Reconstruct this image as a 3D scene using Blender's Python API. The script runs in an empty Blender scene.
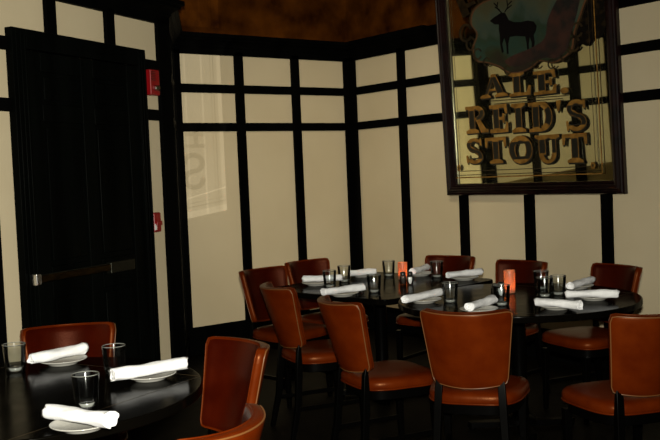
import bpy, bmesh, math, random
from mathutils import Vector, Matrix

# ------------------------------------------------------------------ camera
S = bpy.context.scene
COL = S.collection
CAM_H = 1.5
YAW, PITCH, ROLL, FPX = 0.921967898, 0.0500356127, -0.0417686841, 920.366
_f = Vector((math.cos(YAW)*math.cos(PITCH), math.sin(YAW)*math.cos(PITCH), -math.sin(PITCH)))
_r = Vector((math.sin(YAW), -math.cos(YAW), 0)); _u = _r.cross(_f)
CR = _r*math.cos(ROLL) + _u*math.sin(ROLL)
CU = -_r*math.sin(ROLL) + _u*math.cos(ROLL)
cam_data = bpy.data.cameras.new('camera'); cam = bpy.data.objects.new('camera', cam_data); COL.objects.link(cam)
cam_data.sensor_width = 36.0; cam_data.lens = 36.0*FPX/660.0
cam_data.clip_start = .05; cam_data.clip_end = 60
m = Matrix.Identity(4)
for i in range(3):
    m[i][0] = CR[i]; m[i][1] = CU[i]; m[i][2] = -_f[i]
m[0][3], m[1][3], m[2][3] = 0, 0, CAM_H
cam.matrix_world = m
S.camera = cam

def at(x, y, z):
    """real position of the point seen at a pixel of the 660x440 frame, at height z"""
    d = CR*((x-330)/FPX) - CU*((y-220)/FPX) + _f
    t = (z-CAM_H)/d.z
    return Vector((d.x*t, d.y*t, z))

# ------------------------------------------------------------------ light and exposure
S.view_settings.view_transform = 'Standard'
S.view_settings.look = 'None'
S.view_settings.gamma = 1
S.view_settings.use_curve_mapping = False
S.view_settings.exposure = 0.0
w = bpy.data.worlds.new('world'); S.world = w; w.use_nodes = True
w.node_tree.nodes['Background'].inputs[0].default_value = (1.0, .86, .66, 1)
w.node_tree.nodes['Background'].inputs[1].default_value = 0.004
S.cycles.use_denoising = True
S.cycles.sample_clamp_indirect = 4
S.cycles.max_bounces = 10
S.cycles.transmission_bounces = 8
S.cycles.transparent_max_bounces = 12
S.cycles.caustics_reflective = False
S.cycles.caustics_refractive = False

def lamp(name, kind, loc, energy, color, size=.1, target=None):
    d = bpy.data.lights.new(name, kind); d.energy = energy; d.color = color
    if kind == 'AREA': d.shape = 'DISK'; d.size = size
    else: d.shadow_soft_size = size
    o = bpy.data.objects.new(name, d); COL.objects.link(o); o.location = loc
    if target is not None:
        o.rotation_euler = (Vector(target)-Vector(loc)).to_track_quat('-Z', 'Y').to_euler()
    return o
# the camera's flash: just above the lens
fl = lamp('camera_flash', 'SPOT', Vector((0, 0, CAM_H)) + CU*.13 - _f*.02, 1180, (1, .965, .82), .03, Vector((0, 0, CAM_H)) + _f*6 + CU*.1 - CR*.55)
fl.data.spot_size = math.radians(86); fl.data.spot_blend = 1
# added warm fill spot, not a real lamp: brightens the far corner walls
ws = lamp('wall_washer', 'SPOT', (2.3, 3.2, 3.3), 250, (1, .86, .60), .25, (5.7, 7.0, 1.0))
ws.data.spot_size = math.radians(52); ws.data.spot_blend = 1

# ------------------------------------------------------------------ helpers
def tag(o, label=None, cat=None, group=None, kind=None):
    if label: o['label'] = label
    if cat: o['category'] = cat
    if group: o['group'] = group
    if kind: o['kind'] = kind
    return o
def empty(name, loc, rz=0):
    o = bpy.data.objects.new(name, None); COL.objects.link(o)
    o.location = loc; o.rotation_euler = (0, 0, rz); o.empty_display_size = .1
    return o
def link(name, bm, mat, parent=None, smooth=False, bevel=0, seg=2):
    bmesh.ops.recalc_face_normals(bm, faces=bm.faces)
    me = bpy.data.meshes.new(name); bm.to_mesh(me); bm.free()
    if isinstance(mat, (list, tuple)):
        for q in mat: me.materials.append(q)
    else: me.materials.append(mat)
    o = bpy.data.objects.new(name, me); COL.objects.link(o)
    if smooth:
        for p in me.polygons: p.use_smooth = True
    if bevel:
        b = o.modifiers.new('b', 'BEVEL'); b.width = bevel; b.segments = seg; b.limit_method = 'ANGLE'
        for p in me.polygons: p.use_smooth = True
        b.harden_normals = True
    if parent is not None: o.parent = parent
    return o
def NB(): return bmesh.new()
def box(bm, x0, x1, y0, y1, z0, z1, M=None):
    vs = [bm.verts.new((x, y, z)) for x in (x0, x1) for y in (y0, y1) for z in (z0, z1)]
    if M is not None:
        for v in vs: v.co = M @ v.co
    for f in ((0,1,3,2),(4,6,7,5),(0,4,5,1),(2,3,7,6),(0,2,6,4),(1,5,7,3)):
        bm.faces.new([vs[i] for i in f])
    return bm
def prism(bm, pts, z0, z1, M=None):
    """outline pts (x,y) extruded in z"""
    a = [bm.verts.new((p[0], p[1], z0)) for p in pts]; b = [bm.verts.new((p[0], p[1], z1)) for p in pts]
    if M is not None:
        for v in a+b: v.co = M @ v.co
    n = len(pts)
    bm.faces.new(a); bm.faces.new(b)
    for i in range(n): bm.faces.new((a[i], a[(i+1) % n], b[(i+1) % n], b[i]))
    return bm
def lathe(bm, prof, n=32, c=(0, 0, 0), cap=True):
    rings = []
    for r, z in prof:
        if r < 1e-6: rings.append([bm.verts.new((c[0], c[1], c[2]+z))])
        else: rings.append([bm.verts.new((c[0]+r*math.cos(2*math.pi*i/n), c[1]+r*math.sin(2*math.pi*i/n), c[2]+z)) for i in range(n)])
    for a, b in zip(rings, rings[1:]):
        for i in range(n):
            j = (i+1) % n
            if len(a) == 1 and len(b) == 1: continue
            if len(a) == 1: bm.faces.new((a[0], b[i], b[j]))
            elif len(b) == 1: bm.faces.new((a[i], a[j], b[0]))
            else: bm.faces.new((a[i], a[j], b[j], b[i]))
    if cap:
        for r in (rings[0], rings[-1]):
            if len(r) > 1: bm.faces.new(r)
    return bm
def tube(bm, pts, rad, n=8, closed=False):
    """tube along a list of points; rad number or list"""
    pts = [Vector(p) for p in pts]; N = len(pts)
    rs = rad if isinstance(rad, (list, tuple)) else [rad]*N
    rings = []; up = None
    for i, p in enumerate(pts):
        if closed: t = pts[(i+1) % N]-pts[i-1]
        else: t = pts[min(i+1, N-1)]-pts[max(i-1, 0)]
        t.normalize()
        if up is None: up = t.orthogonal().normalized()
        up = (up - t*up.dot(t)).normalized(); s = t.cross(up)
        rings.append([bm.verts.new(p + (up*math.cos(2*math.pi*k/n) + s*math.sin(2*math.pi*k/n))*rs[i]) for k in range(n)])
    R = range(N) if closed else range(N-1)
    for i in R:
        a, b = rings[i], rings[(i+1) % N]
        # best matching start for the closing ring
        off = 0
        if closed and i == N-1:
            off = min(range(n), key=lambda o: (a[0].co-b[o].co).length)
        for k in range(n):
            bm.faces.new((a[k], a[(k+1) % n], b[(k+1+off) % n], b[(k+off) % n]))
    if not closed:
        bm.faces.new(rings[0]); bm.faces.new(rings[-1])
    return bm
def copy_tree(o, parent=None):
    c = o.copy(); COL.objects.link(c); c.parent = parent
    for ch in list(o.children): copy_tree(ch, c)
    return c

# ------------------------------------------------------------------ materials
def mat(name, col, rough=.5, metal=0, spec=.5, coat=0, coat_rough=.1, **kw):
    M = bpy.data.materials.new(name); M.use_nodes = True
    b = M.node_tree.nodes['Principled BSDF']
    b.inputs['Base Color'].default_value = (*col, 1)
    b.inputs['Roughness'].default_value = rough
    b.inputs['Metallic'].default_value = metal
    b.inputs['Specular IOR Level'].default_value = spec
    b.inputs['Coat Weight'].default_value = coat
    b.inputs['Coat Roughness'].default_value = coat_rough
    for k, v in kw.items(): b.inputs[k.replace('_', ' ')].default_value = v
    return M
def noisy(M, c1, c2, scale=8, detail=6, lo=.35, hi=.65, bump=0, bump_scale=60, stretch=(1, 1, 1), rough=None):
    nt = M.node_tree; b = nt.nodes['Principled BSDF']
    tc = nt.nodes.new('ShaderNodeTexCoord'); mp = nt.nodes.new('ShaderNodeMapping'); mp.inputs['Scale'].default_value = stretch
    n = nt.nodes.new('ShaderNodeTexNoise'); n.inputs['Scale'].default_value = scale; n.inputs['Detail'].default_value = detail
    r = nt.nodes.new('ShaderNodeValToRGB')
    r.color_ramp.elements[0].position = lo; r.color_ramp.elements[0].color = (*c1, 1)
    r.color_ramp.elements[1].position = hi; r.color_ramp.elements[1].color = (*c2, 1)
    L = nt.links.new
    L(tc.outputs['Object'], mp.inputs[0]); L(mp.outputs[0], n.inputs['Vector']); L(n.outputs[0], r.inputs[0]); L(r.outputs[0], b.inputs['Base Color'])
    if rough:
        mr = nt.nodes.new('ShaderNodeMapRange'); mr.inputs[3].default_value = rough[0]; mr.inputs[4].default_value = rough[1]
        L(n.outputs[0], mr.inputs[0]); L(mr.outputs[0], b.inputs['Roughness'])
    if bump:
        n2 = nt.nodes.new('ShaderNodeTexNoise'); n2.inputs['Scale'].default_value = bump_scale; n2.inputs['Detail'].default_value = 5
        bp = nt.nodes.new('ShaderNodeBump'); bp.inputs['Strength'].default_value = bump; bp.inputs['Distance'].default_value = .004
        L(mp.outputs[0], n2.inputs['Vector']); L(n2.outputs[0], bp.inputs['Height']); L(bp.outputs[0], b.inputs['Normal'])
    return M
PANEL = noisy(mat('cream_panel', (.5, .42, .28), .6, spec=.25), (.545, .455, .30), (.59, .50, .34), 1.3, 5, bump=.12, bump_scale=30)
BLACK = noisy(mat('black_paint', (.002, .002, .002), .45, spec=.025), (.0010, .0010, .0010), (.002, .002, .0018), 6, bump=.35, bump_scale=18, stretch=(1, 1, .12))
DOORB = noisy(mat('black_door_paint', (.002, .002, .002), .3, spec=.05), (.0008, .001, .0008), (.002, .0024, .002), 6, bump=.3, bump_scale=22, stretch=(1, 1, .1))
RUST = noisy(mat('rust_wall', (.2, .07, .02), .8, spec=.02), (.016, .0035, .0003), (.095, .027, .0020), 4.5, 9, .3, .72, bump=.2, bump_scale=12)
CEIL = noisy(mat('dark_ceiling', (.03, .02, .015), .8), (.02, .015, .01), (.035, .025, .018), 3)
FLOOR = noisy(mat('dark_floor', (.012, .009, .006), .55, spec=.25), (.001, .0008, .0005), (.005, .0035, .002), 9, 8, .35, .7, bump=.3, bump_scale=30)
LEATHER = noisy(mat('brown_leather', (.06, .008, .001), .3, spec=.22, Specular_Tint=(1, .45, .2, 1)), (.060, .0066, .0004), (.086, .0112, .0007), 9, 6, bump=.16, bump_scale=160, rough=(.27, .42))
LEATHER_SHADED = noisy(mat('burgundy_leather', (.04, .004, .001), .26, spec=.16, Specular_Tint=(1, .4, .25, 1)), (.020, .0013, .0002), (.031, .0024, .0003), 9, 6, bump=.16, bump_scale=160, rough=(.25, .4))  # same brown leather, darkened: shade on the sitter's side put into the colour
PIPE = mat('tan_piping', (.12, .045, .012), .4)
WOOD = mat('black_wood', (.0008, .0007, .0006), .3, spec=.05)
TOP = noisy(mat('black_table_top', (.002, .002, .002), .1, spec=.13), (.0006, .0005, .0004), (.002, .0015, .001), 3, 7, .3, .7, rough=(.10, .19), stretch=(1, 6, 1))
# worn varnish: part of the top has lost its shine
_n = TOP.node_tree; _p = _n.nodes['Principled BSDF']; _d = _n.nodes.new('ShaderNodeBsdfDiffuse'); _d.inputs[0].default_value = (.0015, .0012, .0008, 1)
_m = _n.nodes.new('ShaderNodeMixShader'); _t = _n.nodes.new('ShaderNodeTexNoise'); _t.inputs['Scale'].default_value = 14; _t.inputs['Detail'].default_value = 8
_q = _n.nodes.new('ShaderNodeMapRange'); _q.inputs[3].default_value = .42; _q.inputs[4].default_value = .78
_n.links.new(_t.outputs[0], _q.inputs[0]); _n.links.new(_q.outputs[0], _m.inputs[0]); _n.links.new(_p.outputs[0], _m.inputs[1]); _n.links.new(_d.outputs[0], _m.inputs[2])
_n.links.new(_m.outputs[0], _n.nodes['Material Output'].inputs[0])
CLOTH = noisy(mat('white_linen', (.86, .86, .87), .85, spec=.1), (.70, .70, .72), (.78, .78, .80), 30, 3, bump=.25, bump_scale=220)
CHINA = mat('white_china', (.42, .41, .38), .16, spec=.5)
for _m in (BLACK, DOORB, FLOOR): _m.node_tree.nodes['Principled BSDF'].inputs['IOR'].default_value = 1.2
def clear_glass(name, tint):
    """thin clear glass: see-through, darker and shinier where the wall of the glass is seen edge-on"""
    M = bpy.data.materials.new(name); M.use_nodes = True; nt = M.node_tree; nt.nodes.clear(); L = nt.links.new
    tr = nt.nodes.new('ShaderNodeBsdfTransparent'); gl = nt.nodes.new('ShaderNodeBsdfGlossy'); gl.inputs['Roughness'].default_value = .09
    lw = nt.nodes.new('ShaderNodeLayerWeight'); lw.inputs['Blend'].default_value = .35
    rp = nt.nodes.new('ShaderNodeValToRGB'); rp.color_ramp.elements[0].color = (*tint, 1); rp.color_ramp.elements[1].color = (.72, .73, .72, 1)
    rp.color_ramp.elements[0].position = .25
    fr = nt.nodes.new('ShaderNodeFresnel'); fr.inputs['IOR'].default_value = 1.38
    mx = nt.nodes.new('ShaderNodeMixShader'); ou = nt.nodes.new('ShaderNodeOutputMaterial')
    L(lw.outputs['Facing'], rp.inputs[0]); L(rp.outputs[0], tr.inputs[0]); L(fr.outputs[0], mx.inputs[0]); L(tr.outputs[0], mx.inputs[1]); L(gl.outputs[0], mx.inputs[2]); L(mx.outputs[0], ou.inputs[0])
    return M
GLASS = clear_glass('clear_glass', (.95, .96, .96))
CHROME = mat('steel', (.75, .75, .76), .2, metal=1)
BRASS = noisy(mat('aged_brass', (.3, .2, .1), .42, metal=1), (.02, .012, .004), (.06, .034, .01), 14, stretch=(1, 1, 4))
GREYMETAL = mat('dull_grey_metal', (.03, .03, .022), .42, metal=.9)
RED = mat('red_plastic', (.22, .003, .005), .35)
WHITE = mat('white_mark', (.7, .7, .68), .5)
GOLD = noisy(mat('gold_leaf', (.34, .19, .05), .5, spec=.2), (.13, .06, .010), (.26, .13, .025), 25)
GOLDDK = noisy(mat('dark_bronze_paint', (.03, .02, .008), .4, metal=.2), (.008, .005, .002), (.035, .02, .006), 18)
INK = mat('black_lettering', (.006, .006, .004), .4)
FRAMEM = noisy(mat('dark_mahogany', (.006, .002, .002), .22, spec=.35), (.002, .0008, .0008), (.010, .003, .003), 10, stretch=(1, 1, .15))
SALT = mat('salt', (.85, .85, .85), .8); PEPPER = mat('pepper', (.03, .022, .016), .9)
CAPB = mat('black_cap', (.01, .01, .01), .3)

# mirror glass, slightly aged and olive
MIRROR = bpy.data.materials.new('old_mirror'); MIRROR.use_nodes = True
_b = MIRROR.node_tree.nodes['Principled BSDF']
_b.inputs['Metallic'].default_value = 1; _b.inputs['Roughness'].default_value = .012
_b.inputs['Base Color'].default_value = (.92, .90, .64, 1)

# ------------------------------------------------------------------ the setting
XC, YB = 5.5762, 6.9645                       # plane of the right wall, plane of the back wall
Z_ROWS = [(2.312, 2.566), (1.981, 2.239), (.236, 1.908)]
Z_TOP = 2.735                                 # top of the cornice
CEIL_Z = 3.75
A0 = Vector((2.34, 5.39625, 0)); AT = Vector((.87746973, .47963201, 0)); AN = Vector((.47963201, -.87746973, 0))
A_END, A_START = .755, -3.9                   # along the door wall

def frame_of(origin, t, n):
    """local x = along the wall, local y = out of the wall into the room, z up"""
    M = Matrix.Identity(4)
    for i in range(3):
        M[i][0] = t[i]; M[i][1] = n[i]; M[i][2] = (0, 0, 1)[i]; M[i][3] = origin[i]
    return M
MA = frame_of(A0, AT, AN)
MB = frame_of(Vector((0, YB, 0)), Vector((1, 0, 0)), Vector((0, -1, 0)))
MC = frame_of(Vector((XC, 0, 0)), Vector((0, 1, 0)), Vector((-1, 0, 0)))

def struct(name, bm, m, **k): return tag(link(name, bm, m, **k), kind='structure')

bm = NB(); box(bm, -3.5, 8, -4.5, 9, -.06, 0); struct('floor', bm, FLOOR)
bm = NB(); box(bm, -3.5, 8, -4.5, 9, CEIL_Z, CEIL_Z+.06); struct('ceiling', bm, CEIL)

def wall(side, M, s0, s1, cols, zr=Z_ROWS, skip=None):
    """cream panel sheet with rust wall above, then black stiles, rails, plinth and cornice as one trim"""
    bm = NB(); box(bm, s0, s1, -.12, 0, 0, Z_TOP-.02, M); struct('wall_'+side, bm, PANEL)
    bm = NB(); box(bm, s0, s1, -.12, .0, Z_TOP-.02, CEIL_Z, M); struct('wall_'+side+'_upper', bm, RUST)

D = .028    # how far the black woodwork stands out
def trim(name, M, cuts, rails_s, zlist):
    bm = NB()
    for a, b in cuts: box(bm, a, b, 0, D, zlist[0], zlist[1], M)
    return struct(name, bm, BLACK, bevel=.004)

# back wall (B)
bm = NB(); box(bm, 3.55, XC+.12, -.12, 0, 0, Z_TOP-.05, MB); struct('wall_back', bm, PANEL)
bm = NB(); box(bm, 3.55, XC+.12, -.12, .005, Z_TOP-.05, CEIL_Z, MB); struct('wall_back_upper', bm, RUST)
# right wall (C)
bm = NB(); box(bm, -4.5, YB, -.12, 0, 0, Z_TOP-.05, MC); struct('wall_right', bm, PANEL)
bm = NB(); box(bm, -4.5, YB, -.12, .005, Z_TOP-.05, CEIL_Z, MC); struct('wall_right_upper', bm, RUST)
# door wall (A)
bm = NB(); box(bm, A_START, A_END, -.12, 0, 0, Z_TOP-.05, MA)
struct('wall_left', bm, PANEL)
bm = NB(); box(bm, A_START, A_END, -.12, .005, Z_TOP-.05, CEIL_Z, MA); struct('wall_left_upper', bm, RUST)
# short return behind the end of the door wall
Ae = A0 + AT*A_END
RS = Vector((3.68, YB, 0)); RE = A0 + AT*(A_END-.02) + Vector((0, .012, 0)); RT = (RE-RS).normalized(); RL = (RE-RS).length
MW = frame_of(RS, RT, Vector((-RT.y, RT.x, 0)))
bm = NB(); box(bm, -.05, RL, -.1, 0, 0, Z_TOP-.05, MW); struct('wall_return', bm, PANEL)
bm = NB(); box(bm, -.05, RL, -.1, .005, Z_TOP-.05, CEIL_Z, MW); struct('wall_return_upper', bm, RUST)

def mullions(name, M, vert, s0, s1, zb=0, rails=True, dd=D):
    """vertical stiles of a wall, each full height"""
    bm = NB()
    for a, b in vert: box(bm, a, b, 0, dd, .2, 2.6, M)
    struct(name, bm, BLACK, bevel=.004)
def horizontals(name, M, spans, s0, s1):
    bm = NB()
    for a, b in spans: box(bm, s0, s1, 0, D-.003, a, b, M)
    struct(name, bm, BLACK, bevel=.004)
RAILS = [(1.908, 1.981), (2.239, 2.312)]

def cornice(name, M, s0, s1, e0=0, e1=0):
    """frieze and stepped crown; e = how far the crown runs past the ends"""
    prof = [(0, 2.566), (D, 2.566), (D, 2.62), (D+.012, 2.632), (D+.012, 2.645), (D+.035, 2.668), (D+.062, 2.682), (D+.062, 2.695), (D+.082, 2.705), (D+.082, Z_TOP), (0, Z_TOP)]
    bm = NB(); a = []; b = []
    for y, z in prof:
        k = y-D if y > D else 0
        a.append(bm.verts.new(M @ Vector((s0-k*e0, y, z)))); b.append(bm.verts.new(M @ Vector((s1+k*e1, y, z))))
    bm.faces.new(a); bm.faces.new(b)
    n = len(a)
    for i in range(n): bm.faces.new((a[i], a[(i+1) % n], b[(i+1) % n], b[i]))
    struct(name, bm, BLACK, smooth=False)

mullions('trim_1', MB, [(3.66, 3.751), (4.288, 4.375), (4.893, 4.980), (5.505, XC-.001)], 3.05, XC)
horizontals('trim_2', MB, RAILS, 3.66, XC-.001)
cornice('trim_3', MB, 3.64, XC-.001)
yM = [(6.843, YB-D-.001), (6.143, 6.238), (5.420, 5.514), (4.713, 4.807), (4.003, 4.094), (3.30, 3.39), (2.59, 2.68), (1.88, 1.97), (1.17, 1.26), (.46, .55), (-.25, -.16)]
mullions('trim_11', MW, [(.0, .12), (.51, .60), (.95, 1.06), (RL-.06, RL)], 0, RL)
horizontals('trim_12', MW, RAILS, 0, RL)
cornice('trim_13', MW, 0, RL-.1)
mullions('trim_4', MC, yM, -4, YB)
horizontals('trim_5', MC, RAILS, -1, YB-D-.001)
cornice('trim_6', MC, -1, 3.90)
cornice('trim_14', MC, 5.80, YB-D-.001)
bm = NB(); box(bm, 3.90, 5.80, 0, D, 2.566, Z_TOP, MC); struct('trim_15', bm, BLACK)
# door wall: stiles stand above the door head only between the casings
bm = NB()
for a, b in [(.635, A_END), (-.985, -.911), (-1.56, -1.46)]: box(bm, a, b, 0, D, .2, 2.6, MA)
for a, b in [(-.461, -.376), (.083, .168)]: box(bm, a, b, 0, D, 2.365, 2.6, MA)
box(bm, A_END-.005, A_END+.022, -.12, D, 0, 2.62, MA)
struct('trim_7', bm, BLACK, bevel=.004)
bm = NB()
for a, b in RAILS:
    box(bm, .452, .64, 0, D-.003, a, b, MA); box(bm, A_START, -.776, 0, D-.003, a, b, MA)
struct('trim_8', bm, BLACK, bevel=.004)
cornice('trim_9', MA, A_START, A_END+.022, 0, 1.0)
# crown return round the free end of the door wall
MR = frame_of(A0 + AT*(A_END+.022-D), -AN, AT)
cornice('trim_10', MR, 0-D, .14, 1.0, 0)
for nm, M, s0, s1 in (('baseboard_return', MW, 0, RL), ('baseboard_back', MB, 3.66, XC), ('baseboard_right', MC, -1, YB-D)):
    bm = NB(); box(bm, s0, s1, 0, D+.002, 0, .236, M); box(bm, s0, s1, 0, D+.012, 0, .16, M); struct(nm, bm, BLACK, bevel=.004)
bm = NB()
for a, b in ((A_START, -.776), (.452, A_END+.02)): box(bm, a, b, 0, D+.002, 0, .236, MA); box(bm, a, b, 0, D+.012, 0, .16, MA)
struct('baseboard_left', bm, BLACK, bevel=.004)

# door with casing, raised panels and panic bar
def quad_ring(bm, M, x0, x1, z0, z1, w_, y0, y1):
    box(bm, x0, x1, y0, y1, z1-w_, z1, M); box(bm, x0, x1, y0, y1, z0, z0+w_, M)
    box(bm, x0, x0+w_, y0, y1, z0+w_, z1-w_, M); box(bm, x1-w_, x1, y0, y1, z0+w_, z1-w_, M)
bm = NB(); I = MA.copy()
door = struct('door_1', box(NB(), -.655, .362, .0005, .018, .01, 2.25, MA), DOORB)
bm = NB()   # stiles and rails of the door leaf
for a, b in ((-.655, -.54), (-.195, -.085), (.255, .362)): box(bm, a, b, .018, .034, .01, 2.25, MA)
for a, b in ((.01, .24), (.86, 1.04), (1.86, 1.96), (2.14, 2.25)):
    for c, d in ((-.54, -.195), (-.085, .255)): box(bm, c, d, .018, .034, a, b, MA)
link('door_rails', bm, DOORB, door, bevel=.005)
for (c, d) in ((-.515, -.22), (-.06, .23)):
    for (a, b) in ((.27, .83), (1.07, 1.83), (1.985, 2.115)):
        link('door_panel', box(NB(), c, d, .018, .03, a, b, MA), DOORB, door, bevel=.008)
bm = NB()   # casing
box(bm, -.772, -.66, 0, .05, 0, 2.363, MA); box(bm, .365, .448, 0, .05, 0, 2.363, MA); box(bm, -.66, .365, 0, .05, 2.255, 2.363, MA)
for k in (.02, .055, .085):
    box(bm, -.772+k, -.772+k+.012, .05, .06, 0, 2.34, MA); box(bm, .448-k*.85-.012, .448-k*.85, .05, .06, 0, 2.34, MA)
link('door_casing', bm, DOORB, door, bevel=.004)
# panic bar
pb = NB(); MP = MA @ Matrix.Translation((-.10, 0, 0))
prism(pb, [(-.60, .075), (.02, .075), (.02, .092), (-.60, .086)], .966, 1.006, MP)
pbar = link('push_bar', pb, BRASS, door, bevel=.004)
link('push_bar_edge', box(NB(), -.60, .02, .066, .078, 1.006, 1.010, MP), GREYMETAL, pbar)
link('push_bar_housing', box(NB(), .02, .262, .05, .092, .945, 1.018, MP), GREYMETAL, pbar, bevel=.008)
bm = NB(); box(bm, -.64, -.60, .034, .098, .955, 1.02, MP); link('push_bar_end', bm, CHROME, pbar, bevel=.006)
bm = NB(); box(bm, -.60, .02, .034, .07, .975, .998, MP); link('push_bar_rail', bm, WOOD, pbar)

# ------------------------------------------------------------------ fire alarm and pull station
def onA(s, z, y=0): return MA @ Vector((s, y, z))
RA = math.atan2(AT.y, AT.x)
o = empty('fire_alarm', onA(.515, 2.155, .026), RA); tag(o, 'red fire alarm with a clear strobe, high beside the black door', 'fire alarm')
link('alarm_body', box(NB(), -.052, .052, -.045, 0, -.085, .085), RED, o, bevel=.008)
bm = NB()
for k in range(6): box(bm, -.045, .0, -.049, -.043, .01+k*.011, .015+k*.011)
link('sounder_grille', bm, INK, o)
link('strobe_lens', box(NB(), -.02, .035, -.062, -.044, -.055, -.02), GLASS, o, bevel=.006)
link('strobe_reflector', box(NB(), -.012, .027, -.058, -.047, -.047, -.028), CHROME, o, bevel=.003)
o = empty('fire_pull_station', onA(.508, 1.225, .001), RA); tag(o, 'small red fire alarm pull station at mid height beside the black door', 'fire alarm pull station')
link('station_body', box(NB(), -.04, .04, -.04, 0, -.066, .066), RED, o, bevel=.01)
link('pull_handle', box(NB(), -.03, .03, -.056, -.036, -.02, .008), RED, o, bevel=.004)
link('station_plate', box(NB(), -.038, -.018, -.043, -.038, -.05, -.01), WHITE, o)

# ------------------------------------------------------------------ furniture: chairs
random.seed(4)
def back_pt(u, v, off):
    """point of the back shell: u -1..1 across, v 0..1 up, off = distance behind the sitter's face"""
    hw = .156 + .042*v**1.1
    # rounded corners
    x = u*hw
    z = .513 + .355*v + .012*(u*u)*(v-.35)
    if v < .3: z += .022*(u*u)*(1-v/.3)
    fwd = .098*(abs(u)**2.3)*(.55+.45*v)
    y = -.178 - .112*v + fwd
    n = Vector((-.45*u*abs(u)**.6, 1, .2)).normalized()
    return Vector((x, y, z)) - n*off
def make_chair():
    root = empty('dining_chair', (0, 0, 0))
    # seat cushion
    def outline(k, n=40):
        pts = []
        for i in range(n):
            a = 2*math.pi*i/n; c, s = math.cos(a), math.sin(a)
            e = 2/3.6
            x = math.copysign(abs(c)**e, c)*.225*k; y = math.copysign(abs(s)**e, s)*.215*k
            x *= 1+.09*(y/.215); pts.append((x, y+.02))
        return pts
    bm = NB(); rings = []
    for k, z in ((.93, .425), (.985, .43), (1.0, .442), (1.0, .455), (.985, .468), (.94, .479), (.8, .487), (.5, .491), (.2, .493)):
        rings.append([bm.verts.new((x, y, z)) for x, y in outline(k)])
    for a, b in zip(rings, rings[1:]):
        for i in range(40): bm.faces.new((a[i], a[(i+1) % 40], b[(i+1) % 40], b[i]))
    bm.faces.new(rings[0]); bm.faces.new(rings[-1])
    seat = link('seat', bm, LEATHER, root, smooth=True)
    bm = NB(); tube(bm, [(x, y, .431) for x, y in outline(.995)], .0045, 6, True); link('seat_piping', bm, LEATHER, seat, smooth=True)
    bm = NB(); prism(bm, outline(.9), .375, .4248); link('seat_frame', bm, WOOD, root, bevel=.004)
    # back rest
    bm = NB(); U, V = 20, 12; T = .042
    def grid(off, inset):
        g = []
        for j in range(V+1):
            row = []
            for i in range(U+1):
                u = -1+2*i/U; v = j/V
                cu, cv = u, 2*v-1
                # squircle-style corner rounding
                r = .10; du = max(0, abs(cu)-(1-r)); dv = max(0, abs(cv)-(1-r))
                if du > 0 and dv > 0:
                    L = math.hypot(du, dv)
                    mx = max(du, dv)
                    cu = math.copysign((1-r)+du*mx/L, cu); cv = math.copysign((1-r)+dv*mx/L, cv)
                cu *= inset; cv *= inset
                row.append(bm.verts.new(back_pt(cu, (cv+1)/2, off)))
            g.append(row)
        return g
    layers = [grid(0, .945), grid(.006, .985), grid(.018, 1.0), grid(T-.012, 1.0), grid(T-.003, .985), grid(T, .955)]
    for g in (layers[0], layers[-1]):
        for j in range(V):
            for i in range(U): bm.faces.new((g[j][i], g[j][i+1], g[j+1][i+1], g[j+1][i]))
    def per(g): return [g[0][i] for i in range(U)] + [g[j][U] for j in range(V)] + [g[V][i] for i in range(U, 0, -1)] + [g[j][0] for j in range(V, 0, -1)]
    for a, b in zip(layers, layers[1:]):
        pa, pb_ = per(a), per(b); n = len(pa)
        for i in range(n): bm.faces.new((pa[i], pa[(i+1) % n], pb_[(i+1) % n], pb_[i]))
    path = [v.co.copy() for v in per(layers[4])]
    path2 = [v.co.copy() for v in per(layers[1])]
    back = link('backrest', bm, [LEATHER, LEATHER_SHADED], root, smooth=True)
    for p in back.data.polygons:
        if p.index < U*V: p.material_index = 1
    # drop doubled points for smooth welting
    def clean(pp):
        out = []
        for p in pp:
            if not out or (p-out[-1]).length > .006: out.append(p)
        return out
    bm = NB(); tube(bm, clean(path), .003, 6, True); link('back_piping', bm, PIPE, back, smooth=True)
    bm = NB(); tube(bm, clean(path2), .003, 6, True); link('back_piping', bm, LEATHER, back, smooth=True)
    # legs
    for s in (-1, 1):
        bm = NB()
        secs = [(-.245, .0015, .013, .013), (-.2, .2, .016, .017), (-.183, .40, .018, .018), (-.178, .50, .017, .012), (-.172, .548, .014, .006)]
        pr = None
        for y, z, hx, hy in secs:
            q = [bm.verts.new((s*(.14+.03*(1-z/.58))+a*hx, y+b*hy, z)) for a, b in ((-1, -1), (1, -1), (1, 1), (-1, 1))]
            if pr:
                for i in range(4): bm.faces.new((pr[i], pr[(i+1) % 4], q[(i+1) % 4], q[i]))
            else: bm.faces.new(q)
            pr = q
        bm.faces.new(pr); link('leg', bm, WOOD, root, bevel=.003)
        bm = NB(); pr = None
        for y, z, h in ((.205, .0015, .012), (.195, .38, .02)):
            q = [bm.verts.new((s*.185+a*h, y-.01+b*h, z)) for a, b in ((-1, -1), (1, -1), (1, 1), (-1, 1))]
            if pr:
                for i in range(4): bm.faces.new((pr[i], pr[(i+1) % 4], q[(i+1) % 4], q[i]))
            else: bm.faces.new(q)
            pr = q
        bm.faces.new(pr); link('leg', bm, WOOD, root, bevel=.003)
        bm = NB(); box(bm, s*.175-.008, s*.175+.008, -.2, .18, .16, .185); link('stretcher', bm, WOOD, root, bevel=.003)
    return root
CH = make_chair()
BACK_Y = -.265        # local depth of the top of the back
def put_chair(o, mid, face, label, group='brown leather dining chairs'):
    f = Vector((face[0], face[1], 0)).normalized()
    o.location = (mid[0]-f.x*BACK_Y, mid[1]-f.y*BACK_Y, 0)
    o.rotation_euler = (0, 0, math.atan2(f.y, f.x)-math.pi/2)
    tag(o, label, 'chair', group)
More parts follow.
